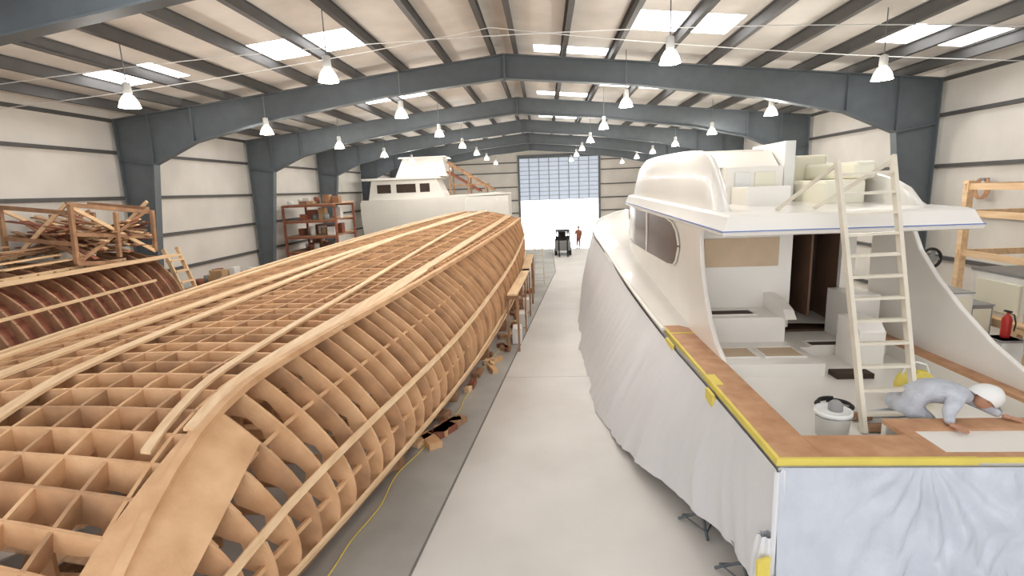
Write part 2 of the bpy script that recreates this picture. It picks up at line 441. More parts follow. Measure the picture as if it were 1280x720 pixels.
hatchbox(2.76,4.2,9.2,10.0,1.75,2.4,[(3.0,3.75,9.4,9.75,M_hole)])
b.prism([(9.0,2.4),(10,2.4),(10,2.7),(9.5,2.66),(9.15,2.55)],'X',4.12,4.3,M_gel)
hatchbox(4.3,IR,9.0,10.0,1.75,1.9,[(4.6,5.2,9.05,9.3,M_hole)])
b.bx(5.3,IR,9.3,10,1.9,2.75,M_gel)
b.bx(4.4,4.95,7.85,8.1,1.75,1.83,M_hole)
b.prism([(8.3,1.75),(8.95,1.75),(8.95,2.5),(8.45,2.5),(8.3,2.35)],'X',4.95,5.35,M_gel)
b.build('cockpit_interior',Yt,bevel=.015)
b=MB()
b.bx(2.3,2.76,5.0,10.2,1.96,2.02,M_teak); b.bx(IR,SBX,5.0,10.2,1.96,2.02,M_teak)
b.bx(2.76,3.85,5.0,5.5,1.96,2.02,M_teak); b.bx(4.0,IR,5.0,5.12,1.96,2.02,M_teak); b.bx(4.0,IR,5.62,5.9,1.96,2.02,M_teak)
b.bx(3.85,4.0,5.0,5.9,1.961,2.021,M_teak)
b.bx(4.02,IR,5.12,5.62,1.9,2.0,M_gel)
b.bx(3.85,IR,5.82,5.9,1.7,1.96,M_gel)
b.build('covering_boards',Yt,bevel=.008)
b=MB()
b.bx(2.275,2.315,4.98,10.1,1.95,2.026,M_tape); b.bx(2.27,4.2,4.97,5.012,1.955,2.027,M_tape);b.bx(4.2,SBX,4.975,5.005,1.975,2.024,M_tape)
b.bx(2.3,2.8,9.6,9.66,2.02,2.027,M_tape); b.bx(2.3,2.42,7.0,7.4,2.02,2.028,M_tape)
b.bx(2.2,2.24,6.8,7.1,1.78,1.95,M_tape); b.bx(2.19,2.23,9.0,9.5,1.85,1.98,M_tape)
b.build('masking_tape',Yt)
b=MB()
HZ=4.2
HR=2*CX-2.85
def housex(y): return 2.85 if y<16.5 else 2.85+.05*(y-16.5)**1.6
def decz(y): return SZ(y)-.03
for sg in(1,-1):
    X=lambda x:x if sg>0 else 2*CX-x
    N=20
    for i in range(N):
        ya=10+9.6*i/N; yb=10+9.6*(i+1)/N
        xa=housex(ya);xb=housex(yb)
        b.add([(X(xa-.05),ya,decz(ya)),(X(xb-.05),yb,decz(yb)),(X(xb),yb,3.0),(X(xa),ya,3.0)],[(0,1,2,3)],M_gel)
        b.add([(X(xa),ya,3.0),(X(xb),yb,3.0),(X(xb),yb,HZ),(X(xa),ya,HZ)],[(0,1,2,3)],M_gel)
    yy=np.linspace(11.2,19.2,40)
    lo=lambda y:np.interp(y,[11.2,11.3,11.6,12.2,18.6,19.2],[3.45,3.2,3.02,2.96,2.94,3.2]); hi=lambda y:np.interp(y,[11.2,11.35,11.8,12.4,18.4,18.9,19.2],[3.5,3.75,3.95,4.02,4.1,4.0,3.6])
    for a,c in zip(yy[:-1],yy[1:]):
        b.add([(X(housex(a)-.03),a,lo(a)),(X(housex(c)-.03),c,lo(c)),(X(housex(c)-.03),c,hi(c)),(X(housex(a)-.03),a,hi(a))],[(0,1,2,3)],M_dark)
        for fn in(lo,hi): b.beam((X(housex(a)-.035),a,fn(a)),(X(housex(c)-.035),c,fn(c)),.04,.03,M_gel)
    b.bx(X(2.8),X(2.84),14.6,14.75,2.97,4.05,M_gel)
xf=housex(19.6)
b.add([(xf,19.6,decz(19.6)),(2*CX-xf,19.6,decz(19.6)),(2*CX-xf,19.4,HZ),(xf,19.4,HZ)],[(0,1,2,3)],M_gel)
b.bx(2.85,4.6,9.98,10.08,2.0,HZ,M_gel); b.bx(5.5,HR,9.98,10.08,2.0,HZ,M_gel); b.bx(4.6,5.5,9.98,10.08,3.9,HZ,M_gel)
b.bx(4.6,5.5,10.9,10.95,1.9,3.9,M_hole); b.bx(4.56,4.6,10.08,10.9,1.9,3.9,M_brown); b.bx(5.5,5.54,10.08,10.9,1.9,3.9,M_brown); b.bx(4.6,5.5,10.08,10.9,1.88,1.92,M_brown)
b.prism([(10.0,2.2),(10.85,2.2),(10.85,3.6),(10.0,3.8)],'X',4.95,4.99,M_brown)
b.bx(2.98,4.35,9.955,9.98,3.2,3.74,M_beige)
b.build('deckhouse',Yt)
b=MB()
wing=[(10.0,1.98),(10.0,4.1),(9.3,4.1),(9.45,3.85),(9.35,3.4),(9.1,2.9),(8.8,2.5),(8.45,2.2),(8.0,2.0)]
b.prism(wing,'X',2.74,2.82,M_gel)
wing2=[(10.0,1.98),(10.0,4.1),(8.7,4.1),(8.95,3.9),(8.75,3.6),(8.3,3.2),(7.8,2.85),(7.2,2.5),(6.6,2.25),(6.0,2.02)]
b.prism(wing2,'X',6.02,6.1,M_gel)
b.build('cockpit_wings',Yt,bevel=.02)
FHW=1.78
def dz(y): return -.16*max(0,1-(y-7.6)/8)
def outline(inset=0,n=16):
    pts=[(CX-FHW+inset,y) for y in np.linspace(7.6+inset,14.5,10)]
    for k in range(n+1):
        t=k/n; a=math.pi*(1-t)
        pts.append((CX+(FHW-inset)*math.copysign(abs(math.cos(a))**.6,math.cos(a)),15+(4.6-inset)*abs(math.sin(a))**.8))
    pts+=[(CX+FHW-inset,y) for y in np.linspace(14.5,7.6+inset,10)]; return pts
def rings(levels,m,bb):
    L=[[(p[0],p[1],z+dz(p[1])) for p in outline(i)] for i,z in levels]; n=len(L[0]); vs=sum(L,[])
    fs=[(k*n+i,k*n+(i+1)%n,(k+1)*n+(i+1)%n,(k+1)*n+i) for k in range(len(L)-1) for i in range(n)]
    for base in(0,(len(L)-1)*n):
        for i in range(n//2): 
            j=n-1-i
            if j-1>i+1: fs.append((base+i,base+i+1,base+j-1,base+j))
            elif j-1==i+1: fs.append((base+i,base+i+1,base+j))
    bb.add(vs,fs,m)
b=MB()
rings([(.12,4.16),(.02,4.18),(0,4.22),(.03,4.27),(.10,4.44),(.16,4.47)],M_gel,b)
b.build('flybridge_deck',Yt)
b=MB()
o=outline(.004); z=lambda p:4.245+dz(p[1])
for a,c in zip(o[:-1],o[1:]): b.beam((a[0],a[1],z(a)),(c[0],c[1],z(c)),.02,.012,M_blue)
b.beam((o[0][0],o[0][1],z(o[0])),(o[-1][0],o[-1][1],z(o[-1])),.02,.012,M_blue)
b.build('blue_tape_line',Yt)
FZ=4.3
hf=I([8.4,8.7,9.2,9.8,12.6,14.6,15.6,16.8,19.5],[.06,.45,.88,1.05,1.15,1.15,1.05,.6,.45])
hs=I([8.4,8.7,9.4,11,13,14.6,15.6,16.8,19.5],[.06,.3,.5,.78,.88,.9,.85,.6,.45])
path=[]; W0=FHW-.22
for y in np.linspace(8.4,15,24): path.append((CX-W0,y))
for k in range(1,20):
    a=math.pi*(1-k/20); path.append((CX+W0*math.copysign(abs(math.cos(a))**.6,math.cos(a)),15+3.9*abs(math.sin(a))**.8))
for y in np.linspace(15,8.4,24): path.append((CX+W0,y))
vs=[];n=len(path)
for i,(x,y) in enumerate(path):
    h=(hf if x<CX else hs)(y); p=Vector(path[max(i-1,0)]);q=Vector(path[min(i+1,n-1)]); d=(q-p).normalized(); nn=Vector((d.y,-d.x))
    for off,zz in((0,FZ),(.03,FZ+h*.5),(.07,FZ+h-.03),(.10,FZ+h),(.15,FZ+h-.02),(.17,FZ+h*.5),(.2,FZ)):
        vs.append((x+nn.x*off,y+nn.y*off,zz))
fs=[(i*7+k,i*7+k+1,(i+1)*7+k+1,(i+1)*7+k) for i in range(n-1) for k in range(6)]
fs+=[tuple(range(7)),tuple((n-1)*7+k for k in range(7))]
b=MB(); b.add(vs,fs,M_gel,True); o=b.build('flybridge_coaming',Yt)
b=MB()
b.bx(3.45,4.5,10.3,11.4,FZ,5.05,M_gel)
b.prism([(10.5,5.05),(11.5,5.05),(11.7,5.35),(10.9,5.35)],'X',3.35,4.5,M_gel)
b.bx(3.25,4.55,11.4,12.2,FZ,5.42,M_gel)
b.bx(3.6,3.9,10.27,10.3,4.55,4.95,M_white); b.bx(3.97,4.35,10.27,10.3,4.6,4.95,M_cream)
b.bx(3.55,4.3,9.5,10.3,FZ,4.68,M_gel)
b.bx(4.55,4.75,10.4,12,FZ,5.5,M_white)
b.build('flybridge_console',Yt,bevel=.04)
b=MB()
b.bx(4.8,5.5,9.4,11.2,FZ,4.75,M_cream); b.bx(4.8,5.75,11.2,11.5,FZ,5.25,M_cream); b.bx(5.3,5.65,9.4,11.2,4.75,5.05,M_cream)
b.build('flybridge_settee',Yt,bevel=.06)

b=MB()
bX=I([4.95,6,8,10.4,14,18,22,26],[2.28,2.1,1.55,1.1,1.0,1.15,1.6,3.0]); bZ=I([4.95,6,8,10,26],[.35,.4,.2,.02,.02])
def drape(v,u):
    y=4.95+21*v; x0=SX(y)-.035; z0=SZ(y)-.08
    x1=bX(y); z1=bZ(y)
    g=min(1,(y-4.95)*1.5)*u
    f=.10*noise.noise(Vector((y*1.1,0,u*.5)))+.07*abs(noise.noise(Vector((y*3.2+u*1.2,3,u*.6))))+.03*noise.noise(Vector((y*7+u*2,7,u)))
    bulge=-.13*math.sin(math.pi*u)*min(1,(y-4.95)/3)
    return (x0+(x1-x0)*u**1.2-f*g*1.2+bulge,y,z0+(z1-z0)*u)
b.grid(drape,300,26,M_sheet)
def drape2(v,u):
    x=2.27+(SBX-2.27)*v; z0=1.955
    k=.35+.65*min(1,max(0,(x-2.6)/1.2))
    gx=3.7; ang=math.atan2(x-gx,u*1.6+.15)
    f=(.06*math.sin(ang*17+noise.noise(Vector((x*2,u*3,1)))*3)*math.exp(-((x-gx)/1.1)**2)+.12*noise.noise(Vector((x*2.2,u*2.0,5)))+.09*abs(noise.noise(Vector((x*5+u*3,u*4,9)))))*u**.6*k
    return (x,4.93-.14*u-f*min(1,v*9),z0+(.3-z0)*u)
b.grid(drape2,220,60,M_sheet2)
b.grid(lambda v,u:(2.22+.12*v,4.9-.02*u-.03*math.sin(v*6),1.94-1.55*u),6,10,M_sheet)
def bundle(v,u):
    a=2*math.pi*v; r=.10+.16*u+.03*noise.noise(Vector((math.cos(a)*3,math.sin(a)*3,u*4)))+.02*math.sin(a*7)
    return (2.2+r*math.cos(a)*.8,4.95+r*math.sin(a)*.6,1.2-1.15*u)
b.grid(bundle,40,16,M_sheet)
b.box((2.12,4.80,.92),(.16,.03,.22),M_tape,rz=.4); b.box((2.2,4.79,.72),(.14,.03,.16),M_tape,rz=.1)
b.build('protective_plastic_sheeting',Yt,recalc=False)
def jack(x,y,h,name='boat_jack_stand'):
    b=MB()
    for k in range(3):
        a=2*math.pi*k/3+.5
        b.tube([(x,y,h*.55),(x+.32*math.cos(a),y+.32*math.sin(a),.02)],.02,M_steel,8)
        a2=2*math.pi*(k+1)/3+.5
        b.tube([(x+.27*math.cos(a),y+.27*math.sin(a),.1),(x+.27*math.cos(a2),y+.27*math.sin(a2),.1)],.012,M_steel,6)
    b.tube([(x,y,.25),(x,y,h)],.03,M_galv,8)
    b.box((x,y,h+.02),(.22,.22,.05),M_grey,ry=.2)
    b.build(name)
jack(2.1,6.75,.42); jack(2.3,5.75,.42)
for y in(12,18): jack(2.9,y,.65)

b=MB()
A0=Vector((3.76,6.05,1.76));A1=Vector((3.97,7.5,5.03));B0=Vector((4.36,6.05,1.76));B1=Vector((4.69,7.5,5.05))
b.beam(A0,A1,.05,.09,M_alu,side=(1,0,0)); b.beam(B0,B1,.05,.09,M_alu,side=(1,0,0))
for k in range(12):
    t=(k+.8)/12.6; b.beam(A0.lerp(A1,t),B0.lerp(B1,t),.08,.035,M_alu)
b.beam(A1-Vector((0,.05,.05)),(3.55,8.3,4.33),.03,.05,M_alu); b.beam(B1-Vector((0,.05,.05)),(4.1,8.3,4.33),.03,.05,M_alu)
b.build('step_ladder')

b=MB(); c=(3.38,6.05,1.75)
b.lathe([(.15,0),(.17,.0),(.19,.27),(.205,.27),(.205,.32),(.18,.32),(.17,.29),(.1,.3),(.0,.3)],c,M_white,24)
b.tube([(c[0]-.2,c[1],c[2]+.26)]+[(c[0]-.2*math.cos(t),c[1]-.1-.1*math.sin(t),c[2]+.27) for t in np.linspace(.1,3.04,9)],.006,M_galv,6)
b.lathe([(.08,.30),(.08,.38),(.04,.42)],(c[0]+.04,c[1]+.03,c[2]),M_grey,12)
b.build('paint_bucket')
b=MB(); b.tube([(3.8+.24*math.sin(t)*(1-t*.02),6.8+.18*math.cos(t),1.78+.004*t) for t in np.linspace(0,13,60)],.02,M_black,8)
b.build('air_hose')
b=MB()
def bag(u,v):
    th=2*math.pi*u; ph=math.pi*v
    return (4.95+.26*math.sin(ph)**.6*math.cos(th),7.0+.16*math.sin(ph)**.6*math.sin(th),1.97+.21*math.cos(ph)+.02*math.sin(th*3))
b.grid(bag,24,12,M_tape); b.tube([(4.77,7.0,2.12),(4.82,7.0,2.27),(4.95,7.0,2.31),(5.07,7.0,2.27),(5.13,7.0,2.12)],.015,M_white,6)
b.build('yellow_tool_bag')

# ------------------------------------------------------------ people
def skin(name,verts,edges,m,parent,roots=(0,),sub=2):
    me=bpy.data.meshes.new(name); me.from_pydata([v[0] for v in verts],edges,[])
    o=bpy.data.objects.new(name,me); bpy.context.scene.collection.objects.link(o); me.materials.append(m)
    md=o.modifiers.new('skin','SKIN'); md.use_smooth_shade=True
    for i,v in enumerate(verts):
        r=v[1]; r=(r,r) if not isinstance(r,tuple) else r
        me.skin_vertices[0].data[i].radius=r
        me.skin_vertices[0].data[i].use_root=(i in roots)
    s=o.modifiers.new('sub','SUBSURF'); s.levels=sub; s.render_levels=sub
    o.parent=parent; return o
def hand(name,wrist,d,up,parent,sc=1.0,curl=.35):
    d=Vector(d).normalized(); up=Vector(up); up=(up-d*up.dot(d)).normalized(); s=d.cross(up)
    W=Vector(wrist); vs=[(W,.026*sc),(W+d*.04*sc,(.036*sc,.02*sc)),(W+d*.08*sc,(.038*sc,.016*sc))]; ed=[(0,1),(1,2)]; roots=[0]
    for k,(off,L) in enumerate(((-.033,.07),(-.011,.08),(.011,.075),(.032,.06))):
        i=len(vs); roots.append(i)
        base=W+d*.07*sc+s*off*sc; p1=base+d*(.025)*sc; 
        dd=(d*math.cos(curl)-up*math.sin(curl)); d2=(d*math.cos(curl*2)-up*math.sin(curl*2))
        p2=p1+dd*L*.5*sc; p3=p2+d2*L*.5*sc
        vs+=[(base,.0095*sc),(p1,.0095*sc),(p2,.0085*sc),(p3,.007*sc)]; ed+=[(i,i+1),(i+1,i+2),(i+2,i+3)]
    i=len(vs); roots.append(i)
    base=W+d*.025*sc-s*.022*sc; p1=base-s*.03*sc+d*.02*sc; p2=p1+d*.035*sc-s*.01*sc-up*.01*sc
    vs+=[(base,.013*sc),(p1,.011*sc),(p2,.009*sc)]; ed+=[(i,i+1),(i+1,i+2)]
    return skin(name,[(tuple(v[0]),v[1]) for v in vs],ed,M_skin,parent,roots,2)
def head(center,fwd,up,parent,cap=M_white,sc=1.0):
    f=Vector(fwd).normalized(); up=Vector(up); up=(up-f*up.dot(f)).normalized(); s=f.cross(up)
    C=Vector(center)
    b=MB()
    def L(x,y,z): return C+(s*x+f*y+up*z)*sc
    def hp(u,v):
        th=2*math.pi*u; ph=math.pi*v
        x=.076*math.sin(ph)*math.cos(th); y=.095*math.sin(ph)*math.sin(th); z=.118*math.cos(ph)
        if z<0: x*=1+.9*z; y*=1+.35*z
        return L(x,y,z)
    b.grid(hp,24,16,M_skin)
    b.tube([L(0,.088,.02),L(0,.105,-.012),L(0,.112,-.03),L(0,.09,-.036)],[.007*sc,.011*sc,.014*sc,.008*sc],M_skin,8)
    for k in(-1,1):
        b.tube([L(k*.03,.082,.006),L(k*.03,.09,.006)],[.011*sc,.006*sc],M_hair,8)
        b.tube([L(k*.018,.09,.026),L(k*.045,.08,.026)],.004*sc,M_hair,6)
        b.tube([L(k*.076,0,.02),L(k*.088,-.008,.0),L(k*.078,0,-.03)],[.012*sc,.015*sc,.009*sc],M_skin,8)
    b.tube([L(-.025,.082,-.062),L(0,.09,-.06),L(.025,.082,-.062)],.005*sc,M_red,6)
    def hr(u,v):
        th=2*math.pi*u; ph=math.pi*.52*v
        return L(.082*math.sin(ph)*math.cos(th),-.012+.098*math.sin(ph)*math.sin(th),.016+.116*math.cos(ph))
    b.grid(hr,24,8,M_hair)
    if cap:
        def cp(u,v):
            th=2*math.pi*u; ph=math.pi*.6*v
            k=1+.03*math.sin(th*6)*v
            back=1.0+.18*max(0,-math.sin(th))*v
            return L(.114*k*math.sin(ph)*math.cos(th),-.02+.134*k*back*math.sin(ph)*math.sin(th),.03+.13*math.cos(ph)-.05*max(0,-math.sin(th))*v)
        b.grid(cp,30,12,cap)
        b.add([L(x,y,z) for x,y,z in((-.09,.07,.03),(-.06,.155,.015),(0,.18,.01),(.06,.155,.015),(.09,.07,.03),(0,.11,.045))],[(0,1,2,5),(5,2,3,4)],cap,True)
    return b.build('head',parent)
W=empty('boatyard_worker')
V=[((4.26,6.20,2.16),.18),((4.46,6.18,2.29),.17),((4.68,6.12,2.31),.18),((4.86,6.08,2.22),.12),((4.95,6.05,2.19),.065),
 ((4.66,5.93,2.22),.10),((4.50,5.80,2.13),.072),((4.42,5.66,2.065),.048),
 ((4.86,6.22,2.22),.10),((5.03,6.08,2.12),.07),((5.12,5.86,2.065),.048),
 ((4.26,6.12,2.06),.13),((4.56,6.06,1.88),.095),((4.12,6.10,1.84),.06),((3.98,6.10,1.83),.05),
 ((4.28,6.36,2.06),.13),((4.60,6.40,1.88),.095),((4.14,6.42,1.84),.06),((4.0,6.42,1.83),.05)]
E=[(0,1),(1,2),(2,3),(3,4),(2,5),(5,6),(6,7),(2,8),(8,9),(9,10),(0,11),(11,12),(12,13),(13,14),(0,15),(15,16),(16,17),(17,18)]
skin('coverall_body',V,E,M_cloth,W)
hand('left_hand',(5.12,5.86,2.06),(.75,-.5,-.05),(0,0,1),W,1.1,.15)
hand('right_hand',(4.42,5.66,2.06),(.3,-.8,-.05),(0,0,1),W,1.1,.15)
head((5.06,6.0,2.2),(.62,-.2,-.75),(.75,-.15,.6),W,M_white,1.15)
b=MB()
for y in(6.10,6.42): b.box((3.93,y,1.81),(.26,.1,.1),M_oldwood)
b.build('boots',W,bevel=.03)
def stander(x,y,cloth,rz=0):
    e=empty('standing_person')
    R=Matrix.Rotation(rz,3,'Z')
    def T(p): v=R@Vector(p); return (v.x+x,v.y+y,v.z)
    V=[((0,0,.95),.15),((0,0,1.15),.14),((0,0,1.38),.16),((0,0,1.5),.06),((0,0,1.56),.055),
       ((.2,0,1.4),.07),((.27,.02,1.12),.05),((.25,.12,.88),.035),((-.2,0,1.4),.07),((-.27,.02,1.12),.05),((-.25,.12,.88),.035),
       ((.1,0,.85),.11),((.11,.03,.48),.075),((.11,-.02,.1),.05),((.11,.14,.05),.045),((-.1,0,.85),.11),((-.11,.1,.48),.075),((-.11,.03,.1),.05),((-.11,.19,.05),.045)]
    E=[(0,1),(1,2),(2,3),(3,4),(2,5),(5,6),(6,7),(2,8),(8,9),(9,10),(0,11),(11,12),(12,13),(13,14),(0,15),(15,16),(16,17),(17,18)]
    skin('clothed_body',[(T(v[0]),v[1]) for v in V],E,cloth,e)
    head(T((0,.01,1.66)),R@Vector((0,1,0)),(0,0,1),e,None)
    hand('left_hand',T((-.25,.12,.87)),R@Vector((0,.2,-1)),R@Vector((-1,0,0)),e); hand('right_hand',T((.25,.12,.87)),R@Vector((0,.2,-1)),R@Vector((1,0,0)),e)
stander(2.6,41,M_redwood,2.6)
b=MB(); fx,fy=1.25,38
b.bx(fx-.55,fx+.55,fy-.9,fy+.9,.35,1.0,M_grey); b.bx(fx-.5,fx+.5,fy+.4,fy+1.0,.35,1.25,M_black)
for sx in(-.5,.5):
    for sy in(-.5,.5): b.tube([(fx+sx*1,fy+sy*1.1,1.0),(fx+sx*.9,fy+sy*.8,1.7)],.035,M_black,8)
    for sy in(-.6,.6): b.tube([(fx+sx*1.0-.09,fy+sy,.3),(fx+sx*1.0+.09,fy+sy,.3)],.3,M_black,16)
    b.bx(fx+sx*.6-.05,fx+sx*.6+.05,fy-1.15,fy-1.0,.1,1.8,M_black); b.bx(fx+sx*.6-.06,fx+sx*.6+.06,fy-2.1,fy-1.1,.08,.13,M_black)
b.bx(fx-.5,fx+.5,fy-.55,fy+.55,1.68,1.76,M_black); b.bx(fx-.25,fx+.25,fy-.1,fy+.35,1.0,1.15,M_black); b.bx(fx-.25,fx+.25,fy+.3,fy+.42,1.1,1.6,M_black)
b.build('forklift',bevel=.02)

# ------------------------------------------------------------ background yacht
b=MB()
def hb(u,v):
    x=-13.0+10.6*v; w=3.0*(1-max(0,(v-.55)/.45)**2)*.5
    a=u*math.pi
    return (x,38.5-w*math.cos(a)*1.3,1.0+(3.25+.35*v)*(1-math.sin(a)**.6))
b.grid(hb,20,24,M_gel)
b.prism([(-13.0,4.2),(-2.4,4.5),(-3.2,4.65),(-13,4.35)],'Y',36.8,39.3,M_gel)
b.bx(-13.0,-2.5,36.78,36.82,2.6,4.4,M_gel)
b.prism([(-12.6,4.3),(-7.0,4.4),(-7.6,5.75),(-12.3,5.75)],'Y',37.2,39.3,M_gel)
b.prism([(-12.9,5.75),(-7.2,5.75),(-7.4,5.9),(-12.9,5.9)],'Y',36.9,39.3,M_gel)
for x0,x1 in((-11.9,-10.9),(-10.5,-9.1),(-8.8,-8.1)): b.bx(x0,x1,37.17,37.2,4.85,5.45,M_hole)
b.prism([(-10.6,5.9),(-6.9,5.9),(-7.1,7.2),(-10.0,7.2)],'Y',37.5,39.3,M_gel)
b.prism([(-10.3,7.2),(-6.8,7.2),(-6.9,7.3),(-10.2,7.3)],'Y',37.3,39.3,M_gel)
for x in(-12,-9,-6,-4): b.bx(x-.15,x+.15,38,39,0,1.2,M_oldwood)
b.build('motor_yacht',bevel=.03)
b=MB()
for x in(-6.7,-5.4,-4.2):
    for y in(39.2,37.8): b.bx(x-.05,x+.05,y-.05,y+.05,4.6,6.9 if x<-6 else (6.1 if x<-5 else 5.3),M_oldwood)
for y in(39.2,37.8):
    b.beam((-6.9,y,6.9),(-3.6,y,4.8),.06,.12,M_oldwood); b.beam((-6.9,y,6.2),(-4.6,y,4.75),.06,.12,M_redwood); b.bx(-6.8,-4.0,y-.04,y+.04,5.2,5.3,M_oldwood)
for k in range(9): b.bx(-6.7+k*.33,-6.45+k*.33,37.8,39.2,6.6-k*.21,6.64-k*.21,M_plank)
b.build('timber_scaffold')

# ------------------------------------------------------------ left clutter
b=MB()
def mold(u,y):
    w=1.0-.25*((y-9)/6)
    return Vector((-12.3+2.3*w*math.sin(u*math.pi*.55),y,.4+3.0*math.cos(u*math.pi*.46)))
for y in np.arange(7.6,14.6,.42):
    pts=[mold(u,y) for u in np.linspace(0,1,12)]
    for p,q in zip(pts[:-1],pts[1:]): b.beam(p,q,.05,.16,M_oldwood,side=(0,1,0))
b.grid(lambda u,v:tuple(mold(.12+.8*u,7.6+6.9*v)-Vector((.09,0,.09))),12,16,M_redwood,False)
for u in(.2,.5,.8,1.0):
    for y0,y1 in zip(np.arange(7.6,13.9,1.5),np.arange(9.1,15,1.5)): b.beam(mold(u,y0)+Vector((.06,0,.04)),mold(u,y1)+Vector((.06,0,.04)),.07,.06,M_plank)
b.beam((-11.1,7.6,3.3),(-11.1,14.9,3.25),.4,.06,M_plank)
b.bx(-12.4,-12.2,7.6,14.5,0,3.35,M_oldwood)
b.build('small_hull_mould')
b=MB()
x0,x1,y0,y1,z0,z1=-13.2,-11.4,11.9,14.5,3.42,4.85
for x in(x0,x1):
    for y in(y0,(y0+y1)/2,y1): b.beam((x,y,z0),(x+.1,y,z1-(.25 if y>y0 else 0)),.09,.09,M_oldwood)
    for z in(z0,(z0+z1)/2,z1): b.beam((x,y0,z),(x,y1,z-.3),.07,.1,M_oldwood)
    b.beam((x,y0,z0),(x,y1,z1-.2),.05,.09,M_oldwood); b.beam((x,y1,z0),(x,y0,z1),.05,.09,M_plank)
for y in(y0,y1):
    for z in(z0,4.1,z1): b.beam((x0,y,z),(x1,y,z-.2),.07,.1,M_oldwood)
    b.beam((x0,y,z0),(x1,y,z1),.05,.09,M_plank)
for k in range(60):
    a=random.uniform(-.7,.7); yy=random.uniform(12.2,14.2)
    b.beam((-13.3,yy,3.5+random.random()*1.1),(-11.5+random.random()*.3,yy+a,3.45+random.random()*1.0),.14,.03,random.choice([M_plank,M_oldwood,M_oldwood,M_redwood]))
for k in range(16):
    x=random.uniform(-13.2,-11.4); b.beam((x,10.2+random.random()*.6,3.42+.03*k),(x+random.uniform(-.3,.3),11.8+random.random()*.4,3.44+.03*k),.14,.03,random.choice([M_plank,M_oldwood]))
b.build('timber_crate_stack')
b=MB()
for k in range(30):
    b.beam((-13.3+random.random()*1.2,14.9+random.random()*.5,.05+.045*k),(-11.9+random.random()*.6,16.0+random.random()*.3,.05+.045*k),.18,.04,random.choice([M_plank,M_oldwood,M_redwood]))
for s in(0,.6): b.beam((-10.6,15.2+s,0),(-11.7,15.2+s,3.4),.05,.12,M_plank)
for k in range(9): b.box((-10.7-.11*k,15.5,.3+.34*k),(.22,.6,.04),M_plank)
b.build('lumber_pile')
def rack(x0,x1,y0,y1,h,levels,name,ma):
    b=MB()
    for x in(x0,x1):
        for y in(y0,y1): b.bx(x-.05,x+.05,y-.05,y+.05,0,h,ma)
    for i in range(levels):
        z=.3+(h-.4)*i/(levels-1)
        b.bx(x0,x1,y0-.04,y0+.04,z,z+.1,ma);b.bx(x0,x1,y1-.04,y1+.04,z,z+.1,ma); b.bx(x0,x1,y0,y1,z+.1,z+.13,M_oldwood)
        for k in range(14):
            w=random.uniform(.2,.5);hh=random.uniform(.15,.6);xx=random.uniform(x0+.2,x1-.4);yy=random.uniform(y0+.3,y1-.3)
            if random.random()<.5: b.bx(xx,xx+w,yy-.15,yy+.25,z+.13,z+.13+hh,random.choice([M_card,M_white,M_redwood,M_oldwood,M_redwood]))
            else: b.lathe([(.12,0),(.14,.0),(.15,hh*.8),(.1,hh*.8)],(xx,yy,z+.13),random.choice([M_white,M_grey,M_redwood,M_card]),12)
        b.beam((x0,y0,z),(x1,y1+.1,z+.2),.1,.04,M_plank)
    b.build(name)
rack(-13.3,-10.6,26,28.6,4.4,6,'storage_rack',M_redwood)
rack(-13.4,-12.4,18.2,22.8,1.6,3,'storage_rack',M_grey)
def bench(x0,x1,y0,y1,name='workbench'):
    b=MB(); b.bx(x0,x1,y0,y1,.86,.92,M_plank)
    for x in(x0+.05,x1-.05):
        for y in(y0+.05,y1-.05): b.bx(x-.04,x+.04,y-.04,y+.04,0,.86,M_oldwood)
    b.bx(x0,x1,y0,y1,.3,.34,M_oldwood)
    for k in range(int((y1-y0)*7)):
        xx=random.uniform(x0+.15,x1-.2);yy=random.uniform(y0+.15,y1-.2);r=random.uniform(.09,.22);hh=random.uniform(.3,1.2)
        m=random.choice([M_white,M_white,M_grey,M_blueplastic,M_card,M_black,M_white])
        if random.random()<.5: b.lathe([(r*.9,0),(r,hh),(r*1.05,hh),(r*.6,hh+.02)],(xx,yy,.92),m,14)
        else: b.box((xx,yy,.92+hh/2),(r*2,r*2.4,hh),m,rz=random.random())
    b.build(name)
bench(-11.9,-10.8,17.5,22.5); bench(-12.4,-11.5,24.9,25.8)

# ------------------------------------------------------------ right clutter
b=MB()
for x,y in((9.6,10.6),(11.1,10.6),(9.6,12.6),(11.1,12.6)): b.bx(x-.07,x+.07,y-.07,y+.07,0,4.6,M_plank)
for z in(1.5,2.9,3.8,4.4):
    for y in(10.6,12.6): b.bx(9.5,11.2,y-.03,y+.03,z,z+.14,M_plank)
    for x in(9.6,11.1): b.bx(x-.03,x+.03,10.5,12.7,z,z+.14,M_plank)
b.bx(9.55,11.15,10.55,12.65,1.64,1.69,M_plank)
b.beam((8.7,9.6,1.3),(9.5,10.9,4.7),.08,.16,M_plank); b.beam((8.6,8.5,1.5),(10.3,10.3,3.0),.3,.04,M_plank)
b.beam((9.6,10.5,1.6),(11.1,10.5,2.9),.05,.1,M_oldwood)
b.build('timber_staging')
bench(9.2,10.6,6.3,9.2); bench(8.0,8.9,13.4,16.4)
b=MB(); b.bx(9.75,10.95,11.0,12.4,1.69,2.6,M_white)
b.bx(9.73,10.97,10.98,12.42,2.6,2.66,M_grey); b.bx(9.7,9.75,11.1,12.2,1.8,2.45,M_cream); b.bx(10.3,10.32,10.97,11.0,1.8,2.5,M_grey)
b.build('storage_cabinet',bevel=.02)
b=MB()
